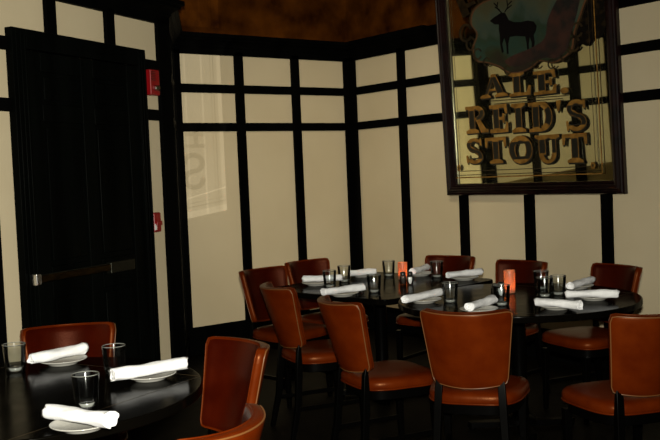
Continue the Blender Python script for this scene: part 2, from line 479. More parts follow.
chairs = [
 ((2.91, 2.884), (.83, .56), 'brown leather chair seen from behind at the near middle of the long dining setup'),
 ((3.372, 2.21), (.37, .93), 'brown leather chair seen from behind, cut off by the right edge of the photo'),
 ((2.77, 3.65), (1, -.22), 'brown leather chair seen from behind, next left of the near middle chair'),
 ((2.925, 4.43), (1, -.25), 'brown leather chair just in front of the leftmost chair of the long setup'),
 ((3.43, 5.36), (.14, -1), 'dark leather chair farthest left by the cream wall, its bright side edge showing'),
 ((3.945, 5.55), (.08, -1), 'dark leather chair behind the far left table corner, half hidden by its neighbour'),
 ((4.74, 4.79), (-1, -.25), 'dark red-brown chair under the left edge of the framed mirror, nearest the wall corner'),
 ((4.73, 4.10), (-1, -.05), 'dark red-brown chair behind the glowing candle, below the middle of the mirror'),
 ((4.81, 3.405), (-1, .22), 'dark red-brown chair farthest right along the wall, its curled side edge shining'),
 ((1.545, 4.03), (-.40, -.92), 'brown leather chair facing the camera in front of the black door'),
 ((1.855, 3.02), (-1, .04), 'brown leather chair at the right of the left front table, seen from its side'),
 ((1.20, 2.04), (-.49, .87), 'brown leather chair at the bottom edge of the photo, only its top corner in view'),
]
for i, (mid, face, lab) in enumerate(chairs):
    put_chair(CH if i == 0 else copy_tree(CH), mid, face, lab)

# ------------------------------------------------------------------ tables
def rounded_rect(cx, cy, hx, hy, r, rot, n=8):
    pts = []
    for qx, qy, a0 in ((1, 1, 0), (-1, 1, 90), (-1, -1, 180), (1, -1, 270)):
        for k in range(n+1):
            a = math.radians(a0+90*k/n)
            x = qx*(hx-r)+r*math.cos(a); y = qy*(hy-r)+r*math.sin(a)
            c, s = math.cos(rot), math.sin(rot); pts.append((cx+x*c-y*s, cy+x*s+y*c))
    return pts
TH = .75
def pedestal(root, h, foot=math.pi/4):
    bm = NB(); lathe(bm, [(.045, .06), (.05, .09), (.042, .14), (.042, h-.09), (.06, h-.05), (.06, h-.035)], 20); link('pedestal_column', bm, WOOD, root, smooth=True)
    bm = NB()
    for k in range(4):
        Mx = Matrix.Rotation(math.pi/2*k+foot, 4, 'Z')
        prism(bm, [(0, -.035), (.29, -.025), (.31, 0), (.29, .025), (0, .035)], .012, .045, Mx)
        lathe(bm, [(.022, .001), (.022, .014)], 12, tuple(Mx @ Vector((.28, 0, 0))))
    lathe(bm, [(.09, .03), (.085, .06), (.05, .075)], 20)
    link('pedestal_foot', bm, WOOD, root, bevel=.003)
    bm = NB(); box(bm, -.26, .26, -.025, .025, h-.06, h-.0365); box(bm, -.025, .025, -.26, .26, h-.0365-.02, h-.0367); link('top_support', bm, WOOD, root)
def table(name, label, pts_world, c, rz, seams=(), foot=math.pi/4):
    root = empty(name, (c[0], c[1], 0), rz)
    tag(root, label, 'table')
    Mi = (Matrix.Translation((c[0], c[1], 0)) @ Matrix.Rotation(rz, 4, 'Z')).inverted()
    loc = [tuple((Mi @ Vector((x, y, 0)))[:2]) for x, y in pts_world]
    bm = NB(); prism(bm, loc, TH-.036, TH); top = link('tabletop', bm, TOP, root, bevel=.006, seg=3)
    for (p, q) in seams:      # narrow joints between the fixed top and its leaves
        a = Mi @ Vector((*p, 0)); b = Mi @ Vector((*q, 0)); d = (b-a).normalized(); n = Vector((-d.y, d.x, 0))*.0012
        bm = NB(); prism(bm, [tuple((a-n)[:2]), tuple((b-n)[:2]), tuple((b+n)[:2]), tuple((a+n)[:2])], TH-.001, TH+.0006); link('leaf_joint', bm, GOLDDK, top)
    pedestal(root, TH, foot)
    return root
# far table: squarish with rounded corners
rt = math.radians(8)
table('dining_table', 'black square-cornered table nearest the wall corner, set with a lit candle and shakers',
      rounded_rect(3.955, 4.70, .57, .56, .09, rt), (3.955, 4.70), rt)
# round drop-leaf table pushed against it
cx, cy, Rr = 3.995, 3.53, .68
cut_n = Vector((-math.sin(rt), math.cos(rt)))
cut_c = Vector((3.955, 4.70)) - cut_n*.572
pts = []
for k in range(96):
    a = 2*math.pi*k/96; p = Vector((cx+Rr*math.cos(a), cy+Rr*math.sin(a)))
    d = (p-cut_c).dot(cut_n)
    if d > 0: p = p - cut_n*d
    pts.append((p.x, p.y))
out = []
for p in pts:
    if not out or (Vector(p)-Vector(out[-1])).length > .004: out.append(p)
c_, s_ = math.cos(rt), math.sin(rt)
def rel(x, y): return (cx+x*c_-y*s_, cy+x*s_+y*c_)
q = .46; h = math.sqrt(Rr*Rr-q*q)-.01
table('round_dining_table', 'black round-ended drop-leaf table on the right, holding the brighter candle', out, (cx, cy), rt,
      [(rel(-h, -q), rel(h, -q)), (rel(q, -h), rel(q, h)), (rel(-q, -h), rel(-q, h))])
# left front table
lx, ly, LR = 1.09, 3.34, .655
lrt = math.radians(22)
def rel2(x, y): c, s = math.cos(lrt), math.sin(lrt); return (lx+x*c-y*s, ly+x*s+y*c)
h = math.sqrt(LR*LR-q*q)-.01
table('round_dining_table', 'black round drop-leaf table at the lower left in front of the black door',
      [(lx+LR*math.cos(2*math.pi*k/96), ly+LR*math.sin(2*math.pi*k/96)) for k in range(96)], (lx, ly), lrt,
      [(rel2(-h, -q), rel2(h, -q)), (rel2(q, -h), rel2(q, h)), (rel2(-q, -h), rel2(-q, h)), (rel2(-h, q), rel2(h, q))])

# ------------------------------------------------------------------ place settings
bm = NB()
lathe(bm, [(0, .004), (.052, .004), (.055, .0), (.06, .0), (.062, .005), (.095, .017), (.099, .0195), (.1, .0215), (.0985, .0225), (.094, .0205), (.062, .0095), (.055, .0075), (0, .0075)], 48)
PL = link('side_plate', bm, CHINA, smooth=True)
bm = NB()
lathe(bm, [(0, 0), (.034, 0), (.0375, .003), (.0395, .02), (.0455, .106), (.0462, .109), (.0445, .109), (.0435, .106), (.0375, .024), (.034, .0195), (0, .0185)], 40)
GL = link('rocks_glass', bm, GLASS, smooth=True)
EDGE = clear_glass('glass_edge', (.6, .62, .6)); _n = EDGE.node_tree  # pale colour imitates bright glints and refraction at the rim and base
_mx = _n.nodes.new('ShaderNodeMixShader'); _mx.inputs[0].default_value = .45; _pr = _n.nodes.new('ShaderNodeBsdfPrincipled'); _pr.inputs['Base Color'].default_value = (.42, .43, .40, 1); _pr.inputs['Roughness'].default_value = .12
_n.links.new(_n.nodes['Mix Shader'].outputs[0], _mx.inputs[1]); _n.links.new(_pr.outputs[0], _mx.inputs[2]); _n.links.new(_mx.outputs[0], _n.nodes['Material Output'].inputs[0])
bm = NB(); tube(bm, [(.0453*math.cos(k*math.pi/16), .0453*math.sin(k*math.pi/16), .1105) for k in range(32)], .0013, 6, True); link('glass_rim', bm, EDGE, GL, smooth=True)
bm = NB(); lathe(bm, [(.0335, .004), (.036, .006), (.0375, .017), (.0365, .0178), (.034, .016), (.0325, .006)], 32, cap=False); link('thick_base', bm, EDGE, GL, smooth=True)
P1, G1 = [True], [True]
def plate(px, py, label, grp):
    p = at(px, py, TH+.012)
    o = PL if P1[0] else PL.copy()
    if not P1[0]: COL.objects.link(o)
    P1[0] = False
    o.location = (p.x, p.y, TH+.0008); tag(o, label, 'plate', grp); return o
def glass(px, py, label, grp, s=1):
    p = at(px, py, TH+.002)
    o = GL if G1[0] else copy_tree(GL)
    G1[0] = False
    o.location = (p.x, p.y, TH+.0008); o.rotation_euler = (0, 0, random.random()*6); tag(o, label, 'glass', grp); return o
def napkin(pa, pb_, label, grp, r=.024, seed=0, taper=0, twist=.6, bend=.0):
    """a linen napkin rolled into a tube: several wound layers, soft creases, open spiral ends"""
    zc = TH+.0232+r*.94
    A = at(*pa, zc); B = at(*pb_, zc); L = (B-A).length; c = (A+B)/2; d = (B-A).normalized()
    rnd = random.Random(seed); NL, NA = 34, 44
    ph = [rnd.random()*6.28 for _ in range(8)]
    bm = NB(); rings = []
    turns = 2.35
    # spiral cross-section: outer wrap with a raised loose flap, wound inwards
    def sec(x, k):
        pts = []; t = x/L
        for i in range(NA):
            q = i/NA; a = 2*math.pi*q + twist*t*2
            rr = r*(1+taper*t)
            rr *= 1 + .075*math.sin(2*a+ph[0]+5*t) + .05*math.sin(3*a+ph[1]-9*t) + .03*math.sin(t*17+ph[2]) + .018*math.sin(5*a+ph[3]+23*t)
            rr *= 1 + .11*max(0, 1-q*9)                 # the flap edge
            rr *= 1 + .05*math.sin(t*7+ph[4])
            rr *= k
            # heavy cloth: underside sags flat
            y = rr*math.cos(a)*1.10; z = rr*math.sin(a)*.94
            z = max(z, -r*.93)
            y += bend*math.sin(t*3.0)
            pts.append((x, y, z))
        return pts
    def edge(x, side):   # uneven cloth ends
        return x
    for j in range(NL+1):
        x = -L/2 + L*j/NL
        pts = sec(x, 1)
        if j in (0, NL):
            sg = -1 if j == 0 else 1
            pts = [(p[0]+sg*(.006*math.sin(2*math.atan2(p[2], p[1])+ph[5])+.003*math.sin(5*math.atan2(p[2], p[1])+ph[6])), p[1], p[2]) for p in pts]
        rings.append([bm.verts.new(p) for p in pts])
    for a, b in zip(rings, rings[1:]):
        for i in range(NA): bm.faces.new((a[i], a[(i+1) % NA], b[(i+1) % NA], b[i]))
    # hollow ends with an inner roll
    for sg, ring in ((-1, rings[0]), (1, rings[-1])):
        prev = ring; x0 = sg*L/2
        for kk, dx in ((.86, 0), (.80, -.012), (.72, -.014), (.66, -.002), (.5, .001), (.42, -.012), (.3, -.014), (.2, -.003)):
            cur = [bm.verts.new((x0+sg*dx, p.co.y*kk+.002, p.co.z*kk)) for p in ring]
            for i in range(NA): bm.faces.new((prev[i], prev[(i+1) % NA], cur[(i+1) % NA], cur[i]))
            prev = cur
        bm.faces.new(prev)
    o = link('rolled_napkin', bm, CLOTH, smooth=True)
    o.location = c; o.rotation_euler = (0, 0, math.atan2(d.y, d.x))
    tag(o, label, 'napkin', grp)
    return o
GP, GN, GG = 'white side plates', 'rolled white napkins', 'rocks glasses'
plates = [
 ((63, 361), (31, 359), (84, 348.5), 'in front of the chair by the black door', 1, .3),
 ((150, 376), (112, 375), (186, 363), 'at the right side of the left front table', 2, .0),
 ((83, 425), (46, 411), (112, 420), 'nearest the camera on the left front table', 3, .25),
 ((316.5, 283.5), (303, 279), (342, 277.5), 'at the far left corner of the far table', 4, .0),
 ((343, 294), (322.5, 292), (364, 287), 'on the far table, just beyond the second brown chair back', 5, .0),
 ((363, 275), (350, 273.5), (375, 271), 'at the far edge of the far table, behind two glasses', 6, .0),
 ((420, 274), (412.5, 271.5), (427, 267), 'just behind the shakers and candle of the far table', 7, .0),
 ((424, 300.5), (404, 299.5), (441, 292), 'between the two joined tables, left of a single glass', 8, .0),
 ((464, 278), (448, 275), (481, 271.5), 'in front of the chair below the mirror\'s left edge', 9, .0),
 ((479, 310), (469, 307), (494, 299), 'directly behind the near chair back, slanting to the right', 10, .0),
 ((557, 306.5), (537, 301.5), (580, 305.5), 'in the middle of the right table end, nearest of the three there', 11, .0),
 ((594, 297.5), (566, 294), (618, 293.5), 'rightmost of all, on the round table end', 12, .0),
 ((577, 286.5), (570, 286), (592, 279.5), 'at the far side of the right table beside the far right chair', 13, .0),
]
for (pp, na, nb, where, sd, tp) in plates:
    plate(*pp, 'white plate ' + where, GP)
    napkin(na, nb, 'rolled white napkin ' + where, GN, r=.0225 if sd > 3 else .024, seed=sd, taper=tp, twist=.5+.4*(sd % 3), bend=.004*((sd % 3)-1))
for (p, where) in [
 ((15.5, 370.5), 'farthest left, at the edge of the photo'),
 ((115, 373), 'behind the napkin at the right of the left front table'),
 ((87, 406), 'in the middle of the left front table behind the nearest plate'),
 ((330, 287), 'leftmost on the far table, in front of a rolled napkin'),
 ((344.5, 281.5), 'second from the left on the far table, with a bright glint'),
 ((374.5, 292), 'right of the plate behind the second chair back'),
 ((389, 276), 'just left of the far table\'s candle'),
 ((437, 277), 'in front of the dark chair below the mirror\'s left edge'),
 ((450.5, 302), 'standing alone between the two near plates behind the near chair'),
 ((502, 305), 'in front of the brighter candle'),
 ((541.5, 289), 'rearmost of the three clustered glasses on the right table'),
 ((558.5, 294.5), 'right one of the three clustered glasses on the right table'),
 ((545, 296.5), 'front one of the three clustered glasses on the right table')]:
    glass(*p, 'clear rocks glass ' + where, GG)

# shakers and candles
def shaker(px, py, fill, label, cap):
    p = at(px, py, TH+.002); o = empty('salt_shaker' if fill is SALT else 'pepper_shaker', (p.x, p.y, TH+.0008)); tag(o, label, 'shaker')
    bm = NB(); lathe(bm, [(0, 0), (.019, 0), (.021, .003), (.021, .05), (.017, .062), (.0155, .064), (.0155, .06), (.019, .048), (.019, .004), (0, .004)], 24); link('shaker_body', bm, GLASS, o, smooth=True)
    bm = NB(); lathe(bm, [(0, .0045), (.0185, .0045), (.0185, .047), (.015, .05), (0, .052)], 24); link('shaker_contents', bm, fill, o, smooth=True)
    bm = NB(); lathe(bm, [(.0175, .06), (.0185, .064), (.0185, .076), (.014, .085), (0, .0875)], 24); link('shaker_cap', bm, cap, o, smooth=True)
shaker(403.2, 284.5, PEPPER, 'small pepper shaker in front of the left candle on the far table', CAPB)
shaker(410.3, 284.5, SALT, 'small white salt shaker right of the pepper before the left candle', CAPB)
shaker(495, 298, PEPPER, 'small pepper shaker at the left of the brighter candle', CAPB)
shaker(501, 296.5, SALT, 'small salt shaker squeezed against the brighter candle', CAPB)
FROST = bpy.data.materials.new('frosted_glass'); FROST.use_nodes = True
nt = FROST.node_tree; nt.nodes.clear()
tr = nt.nodes.new('ShaderNodeBsdfTranslucent'); tr.inputs[0].default_value = (.95, .56, .34, 1)
df = nt.nodes.new('ShaderNodeBsdfPrincipled'); df.inputs['Base Color'].default_value = (.5, .24, .15, 1); df.inputs['Roughness'].default_value = .35
mx = nt.nodes.new('ShaderNodeMixShader'); mx.inputs[0].default_value = .45
ou = nt.nodes.new('ShaderNodeOutputMaterial')
nt.links.new(tr.outputs[0], mx.inputs[1]); nt.links.new(df.outputs[0], mx.inputs[2]); nt.links.new(mx.outputs[0], ou.inputs[0])
WAX = mat('white_wax', (.85, .8, .72), .5)
FLAME = bpy.data.materials.new('candle_flame'); FLAME.use_nodes = True
_b = FLAME.node_tree.nodes['Principled BSDF']; _b.inputs['Emission Color'].default_value = (1, .4, .08, 1); _b.inputs['Emission Strength'].default_value = 25
def candle(px, py, label, h, power, col):
    p = at(px, py, TH+.002); o = empty('candle_holder', (p.x, p.y, TH+.0008)); tag(o, label, 'candle')
    bm = NB(); lathe(bm, [(0, 0), (.030, 0), (.0315, .003), (.033, h-.002), (.0325, h), (.0312, h-.002), (.0295, .006), (0, .006)], 32); link('frosted_cylinder', bm, FROST, o, smooth=True)
    bm = NB(); lathe(bm, [(0, .007), (.022, .007), (.022, .03), (.018, .032), (0, .031)], 24); wx = link('tea_light', bm, WAX, o, smooth=True)
    bm = NB(); lathe(bm, [(0, .036), (.003, .04), (.0042, .046), (.003, .054), (0, .064)], 12); link('flame', bm, FLAME, wx, smooth=True)
    l = lamp('candle_light', 'POINT', (0, 0, .05), power, col, .008); l.parent = o
candle(403, 279, 'orange glowing candle holder behind the shakers on the far table', .118, 3.6, (1, .40, .09))
candle(510, 292.5, 'brighter pink and orange glowing candle holder on the right table below the mirror', .135, 9, (1, .46, .13))

# ------------------------------------------------------------------ the pub mirror on the right wall
# local frame: x = to the viewer's right (-Y world), y = up, z = out of the wall into the room
LEAN, SKEW = math.radians(2.2), math.radians(.7)
def mirror_frame(P):
    """the plane the mirror hangs in: leaning forward from the wall, local x to the viewer's right, y up, z out"""
    M = Matrix.Identity(4)
    az0 = Vector((-math.cos(SKEW), math.sin(SKEW), 0)); ax = Vector((0, 0, 1)).cross(az0)
    ay = Vector((0, 0, 1))*math.cos(LEAN) + az0*math.sin(LEAN); az = ax.cross(ay)
    for i in range(3): M[i][0] = ax[i]; M[i][1] = ay[i]; M[i][2] = az[i]
    M[0][3], M[1][3], M[2][3] = P
    return M
def on_plane(M, px, py, h=0):
    """local x, y of the point seen at a pixel, at height h above the plane"""
    d = CR*((px-330)/FPX) - CU*((py-220)/FPX) + _f
    Mi = M.inverted(); o = Mi @ Vector((0, 0, CAM_H)); v = Mi.to_3x3() @ d
    t = (h-o.z)/v.z
    return o.x+v.x*t, o.y+v.y*t
MF = mirror_frame((XC-.052, 5.595, 1.285))
_l = on_plane(MF, 447.3, 195, .04); _q = on_plane(MF, 624.5, 194.7, .04)
W, H = _q[0]-_l[0], 2.1
MF = mirror_frame(tuple(MF @ Vector((_l[0], (_l[1]+_q[1])/2, 0))))
MG = Matrix.Translation((0, 0, .016))
root = empty('framed_mirror', (0, 0, 0)); root.matrix_world = MF
tag(root, 'large framed mirror with deer picture and gold lettering on the right wall', 'mirror')
def ring(bm, w_, h_, prof):
    """mitred frame moulding; prof = list of (inset, height)"""
    loops = []
    for ins, z in prof:
        loops.append([bm.verts.new(v) for v in ((ins, ins, z), (w_-ins, ins, z), (w_-ins, h_-ins, z), (ins, h_-ins, z))])
    n = len(loops)
    for k in range(n):
        a, b = loops[k], loops[(k+1) % n]
        for i in range(4): bm.faces.new((a[i], a[(i+1) % 4], b[(i+1) % 4], b[i]))
bm = NB(); ring(bm, W, H, [(0, 0), (0, .035), (.006, .047), (.016, .052), (.024, .046), (.03, .047), (.042, .060), (.055, .062), (.062, .052), (.07, .05), (.078, .036), (.092, .030), (.095, .015), (.095, 0)])
link('mirror_frame', bm, FRAMEM, root)

bm = NB(); box(bm, .03, W-.03, .03, H-.03, -.012, -.0045); link('backing_board', bm, WOOD, root)
bm = NB(); box(bm, .085, W-.085, .085, H-.085, -.004, 0); link('mirror_silvering', bm, MIRROR, root)
SHEET = clear_glass('sheet_glass', (.97, .97, .93)); SHEET.node_tree.nodes['Fresnel'].inputs['IOR'].default_value = 1.25
glassm = link('front_glass', box(NB(), .085, W-.085, .085, H-.085, .0125, .0155), SHEET, root)

def onC(px, py): return on_plane(MF, px, py, .017)
def thin(pts, z0, z1): return prism(NB(), pts, z0, z1, MG)
# --- lettering drawn on the front of the glass, slab-serif capitals from strokes
def arc(cx, cy, rx, ry, a0, a1, w_, n=14, wf=None):
    pts = []; q = []
    for k in range(n+1):
        a = math.radians(a0+(a1-a0)*k/n)
        ww = w_ if wf is None else wf(a)*w_
        pts.append((cx+rx*math.cos(a), cy+ry*math.sin(a))); q.append((cx+(rx-ww)*math.cos(a), cy+(ry-ww*.75)*math.sin(a)))
    return pts+q[::-1]
def R_(x0, y0, x1, y1): return [(x0, y0), (x1, y0), (x1, y1), (x0, y1)]
B_ = .24   # stem weight, letter box 1 high
def serif(x, y, up=1, w_=.2): return [(x-w_-.06, y), (x+w_+.06, y), (x+w_+.06, y+.09*up), (x+w_*.62, y+.16*up), (x-w_*.62, y+.16*up), (x-w_-.06, y+.09*up)]
GLY = {
 'I': (.62, [R_(.19, .05, .43, .95), serif(.31, 0), serif(.31, 1, -1)]),
 'L': (.78, [R_(.17, .05, .41, .95), serif(.29, 1, -1), R_(.03, 0, .74, .13), [(.6, .1), (.74, .1), (.76, .4), (.68, .4)]]),
 'E': (.80, [R_(.17, .05, .41, .95), R_(.03, 0, .74, .13), R_(.03, .87, .72, 1), R_(.4, .45, .58, .56), [(.54, .34), (.62, .34), (.62, .67), (.54, .67)], [(.6, .1), (.74, .1), (.76, .36), (.68, .36)], [(.6, .9), (.72, .9), (.74, .66), (.66, .66)]]),
 'T': (.86, [R_(.31, .05, .55, .95), serif(.43, 0), R_(.03, .87, .83, 1), [(.02, .98), (.14, .98), (.10, .62), (.02, .62)], [(.84, .98), (.72, .98), (.76, .62), (.84, .62)]]),
 'A': (.95, [[(.12, .05), (.24, .05), (.52, 1), (.42, 1)], [(.40, 1), (.56, 1), (.86, .05), (.60, .05)], R_(.24, .28, .68, .38), serif(.17, 0, 1, .13), serif(.74, 0, 1, .17)]),
 'R': (.95, [R_(.17, .05, .41, .95), serif(.29, 0), R_(.03, .88, .5, 1), R_(.3, .46, .5, .57), arc(.48, .73, .33, .27, -90, 90, .2), [(.44, .5), (.62, .5), (.86, .12), (.64, .02)], [(.62, .0), (.95, .0), (.95, .12), (.7, .14)]]),
 'D': (.92, [R_(.17, .05, .41, .95), R_(.03, 0, .5, .12), R_(.03, .88, .5, 1), arc(.48, .5, .40, .5, -90, 90, .25, 18)]),
 'O': (.94, [arc(.47, .5, .44, .52, 0, 180, .24, 20), arc(.47, .5, .44, .52, 180, 360, .24, 20)]),
 'U': (.92, [R_(.16, .3, .4, .95), R_(.62, .3, .76, .95), serif(.28, 1, -1, .19), serif(.69, 1, -1, .14), arc(.46, .32, .30, .34, 180, 360, .16, 16)]),
 'S': (.78, [arc(.39, .735, .31, .275, 20, 270, .17, 18), arc(.39, .275, .33, .285, -160, 90, .18, 18), [(.20, .62), (.30, .68), (.62, .42), (.52, .34)], [(.62, .98), (.69, .98), (.70, .68), (.62, .72)], [(.06, .02), (.13, .02), (.12, .34), (.04, .32)]]),
 '.': (.34, [arc(.15, .12, .13, .13, 0, 359.9, .125, 12)]),
 "'": (.30, [[(.07, 1.02), (.24, 1.02), (.16, .66), (.10, .66)]]),
}
def letter(ch, x0, y0, wd, ht):
    gw, strokes = GLY[ch]
    def T(p, dx=0, dy=0): return (x0+p[0]/gw*wd+dx, y0+p[1]*ht+dy)
    sy = ht*.045
    # dark drop shade, then gold face, then dark centre band with its own hatch
    sh = NB()
    for k, s in enumerate(strokes): prism(sh, [T(p, .007, -.012) for p in s], .0006+k*.00002, .0012+k*.00002, MG)
    g = NB()
    for k, s in enumerate(strokes): prism(g, [T(p) for p in s], .0014+k*.00004, .0022+k*.00004, MG)
    o = link('gold_letter', g, GOLD, glassm)
    link('letter_shade', sh, INK, glassm)
    # darker painted centre of each stem
    ins = NB()
    for s in strokes:
        xs = [p[0] for p in s]; ys = [p[1] for p in s]
        if max(ys)-min(ys) > .5:
            if len(s) == 4:
                sh2 = [(min(max(p[0], 0), 9), .2+(p[1]-.5)*.74+.3) for p in s]
                mxx = sum(xs)/4
                sh2 = [(mxx+(p[0]-mxx)*.84, q[1]) for p, q in zip(s, sh2)]
                link('letter_centre', prism(NB(), [T(p) for p in sh2], .0024, .0029, MG), INK, glassm)
            else:
                cx_ = sum(xs)/len(xs); half = len(s)//2
                outer, inner = s[:half], s[half:][::-1]
                o2, i2 = [], []
                for a, b in zip(outer, inner):
                    if .12 < a[1] < .86:
                        o2.append((a[0]*.9+b[0]*.1, a[1]*.9+b[1]*.1)); i2.append((a[0]*.1+b[0]*.9, a[1]*.1+b[1]*.9))
                if len(o2) > 2: 
                    link('letter_centre', prism(NB(), [T(p) for p in o2+i2[::-1]], .0024, .0029, MG), INK, glassm)
    ins.free()
def word(txt, pxl, pxr, pyt_l, pyb_l, pyt_r, pyb_r, gap=.04):
    """fit a word between its two ends as seen on the glass"""
    xl, yb = onC(pxl, pyb_l); _, yt = onC(pxl, pyt_l); xr, yb2 = onC(pxr, pyb_r); _, yt2 = onC(pxr, pyt_r)
    tot = sum(GLY[c][0] for c in txt) + gap*(len(txt)-1)
    x = xl
    for c in txt:
        wd = GLY[c][0]/tot*(xr-xl); f = (x-xl)/(xr-xl)
        b = yb+(yb2-yb)*f; t = yt+(yt2-yt)*f
        letter(c, x, b, wd, t-b); x += wd + gap/tot*(xr-xl)
word('STOUT', 466, 589, 139, 164, 133, 163)
word("REID'S", 466, 589, 107, 134, 99, 131)
word('ALE.', 481, 571, 76, 99, 69, 93)
# thin gold rules round the edge of the glass
x0, y0 = onC(454, 178.5); x1, _ = onC(603, 176)
def rule(ins, wd, mat_):
    bm = NB(); a, b, c, d = x0+ins, x1-ins, y0+ins, H-.14-ins
    for r in (R_(a, c, b, c+wd), R_(a, c, a+wd, d), R_(b-wd, c, b, d)): prism(bm, r, .0005, .0015, MG)
    link('border_rule', bm, mat_, glassm)
rule(0, .008, GOLD); rule(.022, .004, GOLDDK); rule(.055, .004, GOLDDK)
for px, py in ((459, 168), (593, 165.5)):
    x, y = onC(px, py); bm = NB(); prism(bm, [(x+.020*math.cos(k*math.pi/12)*(1+.12*math.cos(k*math.pi/2)), y+.026*math.sin(k*math.pi/12)*(1+.12*math.cos(k*math.pi/2))) for k in range(24)], .0016, .0026, MG)
    ro = link('corner_rosette', bm, GOLD, glassm)
    bm = NB(); prism(bm, [(x+.008*math.cos(k*math.pi/6), y+.010*math.sin(k*math.pi/6)) for k in range(12)], .0028, .0034, MG); link('rosette_centre', bm, GOLDDK, glassm)
# flourish under ALE
bm = NB()
for a, b, c, d in ((489, 101.5, 566, 96), (494, 104.5, 560, 99)):
    p = onC(a, b); r = onC(c, d); prism(bm, [p, r, (r[0], r[1]+.006), (p[0], p[1]+.006)], .0005, .0012, MG)
link('scroll_line', bm, GOLDDK, glassm)

# deer picture in its scrolled cartouche
def PX(lst): return [onC(a, b) for a, b in lst]
def smooth_poly(pts, n=4):
    out = []; N = len(pts)
    for i in range(N):
        p0, p1, p2, p3 = [Vector(pts[(i+k-1) % N]) for k in range(4)]
        for k in range(n):
            t = k/n
            out.append(tuple(.5*((2*p1)+(p2-p0)*t+(2*p0-5*p1+4*p2-p3)*t*t+(3*p1-p0-3*p2+p3)*t**3)))
    return out
cart = PX([(474, 12), (482, 4), (497, -4), (520, -30), (560, -32), (585, -12), (581, 10), (574, 30), (571, 48), (563, 57), (552, 62), (540, 60), (532, 66), (522, 71), (510, 72), (500, 66), (488, 62), (478, 60), (474, 48), (478, 34), (472, 24)])
cc = Vector((sum(p[0] for p in cart)/len(cart), sum(p[1] for p in cart)/len(cart)))
def grow(pts, k): return [tuple(cc+(Vector(p)-cc)*k) for p in pts]
PICT = bpy.data.materials.new('painted_landscape'); PICT.use_nodes = True
nt = PICT.node_tree; b = nt.nodes['Principled BSDF']; b.inputs['Roughness'].default_value = .5
tc = nt.nodes.new('ShaderNodeTexCoord'); sp = nt.nodes.new('ShaderNodeSeparateXYZ'); nz = nt.nodes.new('ShaderNodeTexNoise'); nz.inputs['Scale'].default_value = 5; nz.inputs['Detail'].default_value = 7
ma = nt.nodes.new('ShaderNodeMath'); ma.operation = 'MULTIPLY_ADD'; ma.inputs[1].default_value = .7
rp = nt.nodes.new('ShaderNodeValToRGB')
L = nt.links.new
L(tc.outputs['Object'], sp.inputs[0]); L(tc.outputs['Object'], nz.inputs['Vector']); L(nz.outputs[0], ma.inputs[0]); L(sp.outputs['Y'], ma.inputs[2])
mr = nt.nodes.new('ShaderNodeMapRange'); yb_ = onC(510, 72)[1]; yt_ = onC(540, -20)[1]
mr.inputs[1].default_value = yb_+.35; mr.inputs[2].default_value = yt_+.35
L(ma.outputs[0], mr.inputs[0]); L(mr.outputs[0], rp.inputs[0]); L(rp.outputs[0], b.inputs['Base Color'])
cr = rp.color_ramp; cr.elements[0].position = .0; cr.elements[0].color = (.012, .008, .004, 1); cr.elements[1].position = 1; cr.elements[1].color = (.05, .045, .02, 1)
for pos, c in ((.22, (.035, .05, .018)), (.36, (.03, .085, .06)), (.5, (.035, .07, .035)), (.6, (.07, .11, .08)), (.75, (.11, .13, .075))):
    e = cr.elements.new(pos); e.color = (*(k_*.42 for k_ in c), 1)
link('cartouche_border', thin(smooth_poly(grow(cart, 1.06)), .0008, .0016), GOLDDK, glassm)
link('cartouche_rim', thin(smooth_poly(grow(cart, 1.03)), .0016, .0024), mat('brown_paint', (.09, .035, .012), .5), glassm)
pic = link('landscape_picture', thin(smooth_poly(cart), .0024, .0032), PICT, glassm)
DKDEER = mat('deer_paint', (.003, .002, .002), .6, spec=.1)
deer = [(490, 21), (494, 17.5), (498, 15), (501, 13), (505, 12.5), (507, 16), (509, 20), (514, 22), (521, 22), (528, 20.5), (534, 21.5), (537, 26), (536, 31), (534, 35), (535, 42), (533.5, 54), (531.8, 54), (532, 43), (530, 37), (529, 44), (529.5, 54), (527.8, 54), (526.8, 43), (525.5, 36.5), (516, 36), (510, 37), (508.5, 44), (508.8, 54), (507, 54), (506.4, 44), (504.5, 38), (502.5, 44), (504, 52), (502.2, 53), (500.4, 44), (500, 36), (499, 29), (499, 24.5), (495, 24.5)]
link('deer_figure', thin(PX(deer), .0034, .0040), DKDEER, pic)
bm = NB()
for pl in ([(502, 13), (497, 8), (498, 2)], [(500, 10), (495, 7)], [(498, 7), (494, 3)], [(505, 12), (508, 7), (507, 0)], [(507, 9), (512, 5)], [(508, 5), (512, 1)]):
    for a, b_ in zip(pl, pl[1:]):
        p = Vector(onC(*a)); r = Vector(onC(*b_)); n = (r-p).orthogonal().normalized()*.005
        prism(bm, [tuple(p-n), tuple(r-n), tuple(r+n), tuple(p+n)], .0034, .0040, MG)
link('deer_antlers', bm, DKDEER, pic)
link('painted_rocks', thin(smooth_poly(PX([(505, 62), (512, 56), (522, 52), (533, 47), (545, 38), (548, 20), (556, 2), (566, -10), (580, -8), (577, 14), (571, 34), (567, 50), (556, 58), (544, 58), (530, 62), (516, 67)])), .0042, .0048),
     noisy(mat('painted_rock', (.05, .02, .01), .6), (.004, .003, .002), (.035, .01, .005), 9, 8), pic)
link('painted_foliage', thin(smooth_poly(PX([(572, -12), (604, -14), (606, 18), (603, 36), (594, 38), (588, 46), (580, 44), (574, 52), (569, 46), (575, 30)])), .0006, .0007), noisy(mat('dark_foliage', (.01, .006, .002), .6, spec=.1), (.003, .002, .001), (.03, .017, .006), 26, 6, .5, .8), glassm)
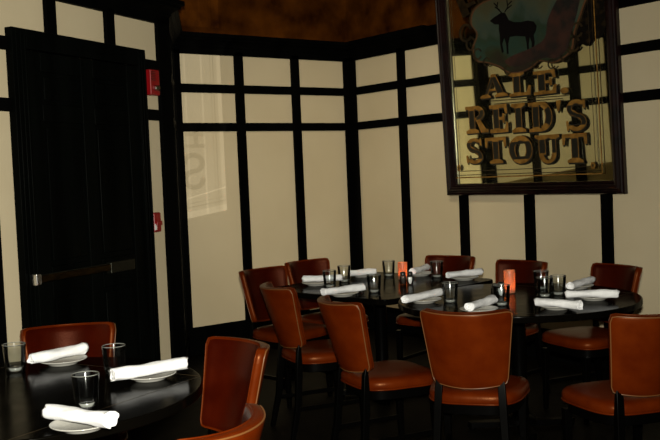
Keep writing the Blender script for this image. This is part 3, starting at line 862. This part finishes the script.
# scrolls round the border
for px, py, rr in ((466, 33, 8), (471, 44, 6), (478, 54, 5), (574, 44, 6), (566, 56, 5), (508, 70, 4), (536, 64, 4), (487, 62, 4), (552, 64, 4), (577, 30, 6)):
    x, y = onC(px, py); q_ = rr*.0098
    link('gilt_scroll', prism(NB(), [(x+p[0], y+p[1]) for p in arc(0, 0, q_, q_*.95, 20, 330, q_*.34, 16)], .0034, .0042, MG), GOLDDK, glassm)
bm = NB()   # remains of the upper lettering that runs out of the photo
for a in ([(456, 0), (463, -3), (470, 14), (463, 18)], [(463, 6), (474, 0), (476, 3), (465, 10)], [(476, -4), (483, -6), (486, 8), (480, 10)], [(484, 0), (494, -6), (496, -3), (486, 5)]):
    prism(bm, PX(a), .0014, .0022, MG)
link('upper_lettering', bm, GOLDDK, glassm)

# ------------------------------------------------------------------ added lamp imitating the mirror's flash bounce onto the back wall
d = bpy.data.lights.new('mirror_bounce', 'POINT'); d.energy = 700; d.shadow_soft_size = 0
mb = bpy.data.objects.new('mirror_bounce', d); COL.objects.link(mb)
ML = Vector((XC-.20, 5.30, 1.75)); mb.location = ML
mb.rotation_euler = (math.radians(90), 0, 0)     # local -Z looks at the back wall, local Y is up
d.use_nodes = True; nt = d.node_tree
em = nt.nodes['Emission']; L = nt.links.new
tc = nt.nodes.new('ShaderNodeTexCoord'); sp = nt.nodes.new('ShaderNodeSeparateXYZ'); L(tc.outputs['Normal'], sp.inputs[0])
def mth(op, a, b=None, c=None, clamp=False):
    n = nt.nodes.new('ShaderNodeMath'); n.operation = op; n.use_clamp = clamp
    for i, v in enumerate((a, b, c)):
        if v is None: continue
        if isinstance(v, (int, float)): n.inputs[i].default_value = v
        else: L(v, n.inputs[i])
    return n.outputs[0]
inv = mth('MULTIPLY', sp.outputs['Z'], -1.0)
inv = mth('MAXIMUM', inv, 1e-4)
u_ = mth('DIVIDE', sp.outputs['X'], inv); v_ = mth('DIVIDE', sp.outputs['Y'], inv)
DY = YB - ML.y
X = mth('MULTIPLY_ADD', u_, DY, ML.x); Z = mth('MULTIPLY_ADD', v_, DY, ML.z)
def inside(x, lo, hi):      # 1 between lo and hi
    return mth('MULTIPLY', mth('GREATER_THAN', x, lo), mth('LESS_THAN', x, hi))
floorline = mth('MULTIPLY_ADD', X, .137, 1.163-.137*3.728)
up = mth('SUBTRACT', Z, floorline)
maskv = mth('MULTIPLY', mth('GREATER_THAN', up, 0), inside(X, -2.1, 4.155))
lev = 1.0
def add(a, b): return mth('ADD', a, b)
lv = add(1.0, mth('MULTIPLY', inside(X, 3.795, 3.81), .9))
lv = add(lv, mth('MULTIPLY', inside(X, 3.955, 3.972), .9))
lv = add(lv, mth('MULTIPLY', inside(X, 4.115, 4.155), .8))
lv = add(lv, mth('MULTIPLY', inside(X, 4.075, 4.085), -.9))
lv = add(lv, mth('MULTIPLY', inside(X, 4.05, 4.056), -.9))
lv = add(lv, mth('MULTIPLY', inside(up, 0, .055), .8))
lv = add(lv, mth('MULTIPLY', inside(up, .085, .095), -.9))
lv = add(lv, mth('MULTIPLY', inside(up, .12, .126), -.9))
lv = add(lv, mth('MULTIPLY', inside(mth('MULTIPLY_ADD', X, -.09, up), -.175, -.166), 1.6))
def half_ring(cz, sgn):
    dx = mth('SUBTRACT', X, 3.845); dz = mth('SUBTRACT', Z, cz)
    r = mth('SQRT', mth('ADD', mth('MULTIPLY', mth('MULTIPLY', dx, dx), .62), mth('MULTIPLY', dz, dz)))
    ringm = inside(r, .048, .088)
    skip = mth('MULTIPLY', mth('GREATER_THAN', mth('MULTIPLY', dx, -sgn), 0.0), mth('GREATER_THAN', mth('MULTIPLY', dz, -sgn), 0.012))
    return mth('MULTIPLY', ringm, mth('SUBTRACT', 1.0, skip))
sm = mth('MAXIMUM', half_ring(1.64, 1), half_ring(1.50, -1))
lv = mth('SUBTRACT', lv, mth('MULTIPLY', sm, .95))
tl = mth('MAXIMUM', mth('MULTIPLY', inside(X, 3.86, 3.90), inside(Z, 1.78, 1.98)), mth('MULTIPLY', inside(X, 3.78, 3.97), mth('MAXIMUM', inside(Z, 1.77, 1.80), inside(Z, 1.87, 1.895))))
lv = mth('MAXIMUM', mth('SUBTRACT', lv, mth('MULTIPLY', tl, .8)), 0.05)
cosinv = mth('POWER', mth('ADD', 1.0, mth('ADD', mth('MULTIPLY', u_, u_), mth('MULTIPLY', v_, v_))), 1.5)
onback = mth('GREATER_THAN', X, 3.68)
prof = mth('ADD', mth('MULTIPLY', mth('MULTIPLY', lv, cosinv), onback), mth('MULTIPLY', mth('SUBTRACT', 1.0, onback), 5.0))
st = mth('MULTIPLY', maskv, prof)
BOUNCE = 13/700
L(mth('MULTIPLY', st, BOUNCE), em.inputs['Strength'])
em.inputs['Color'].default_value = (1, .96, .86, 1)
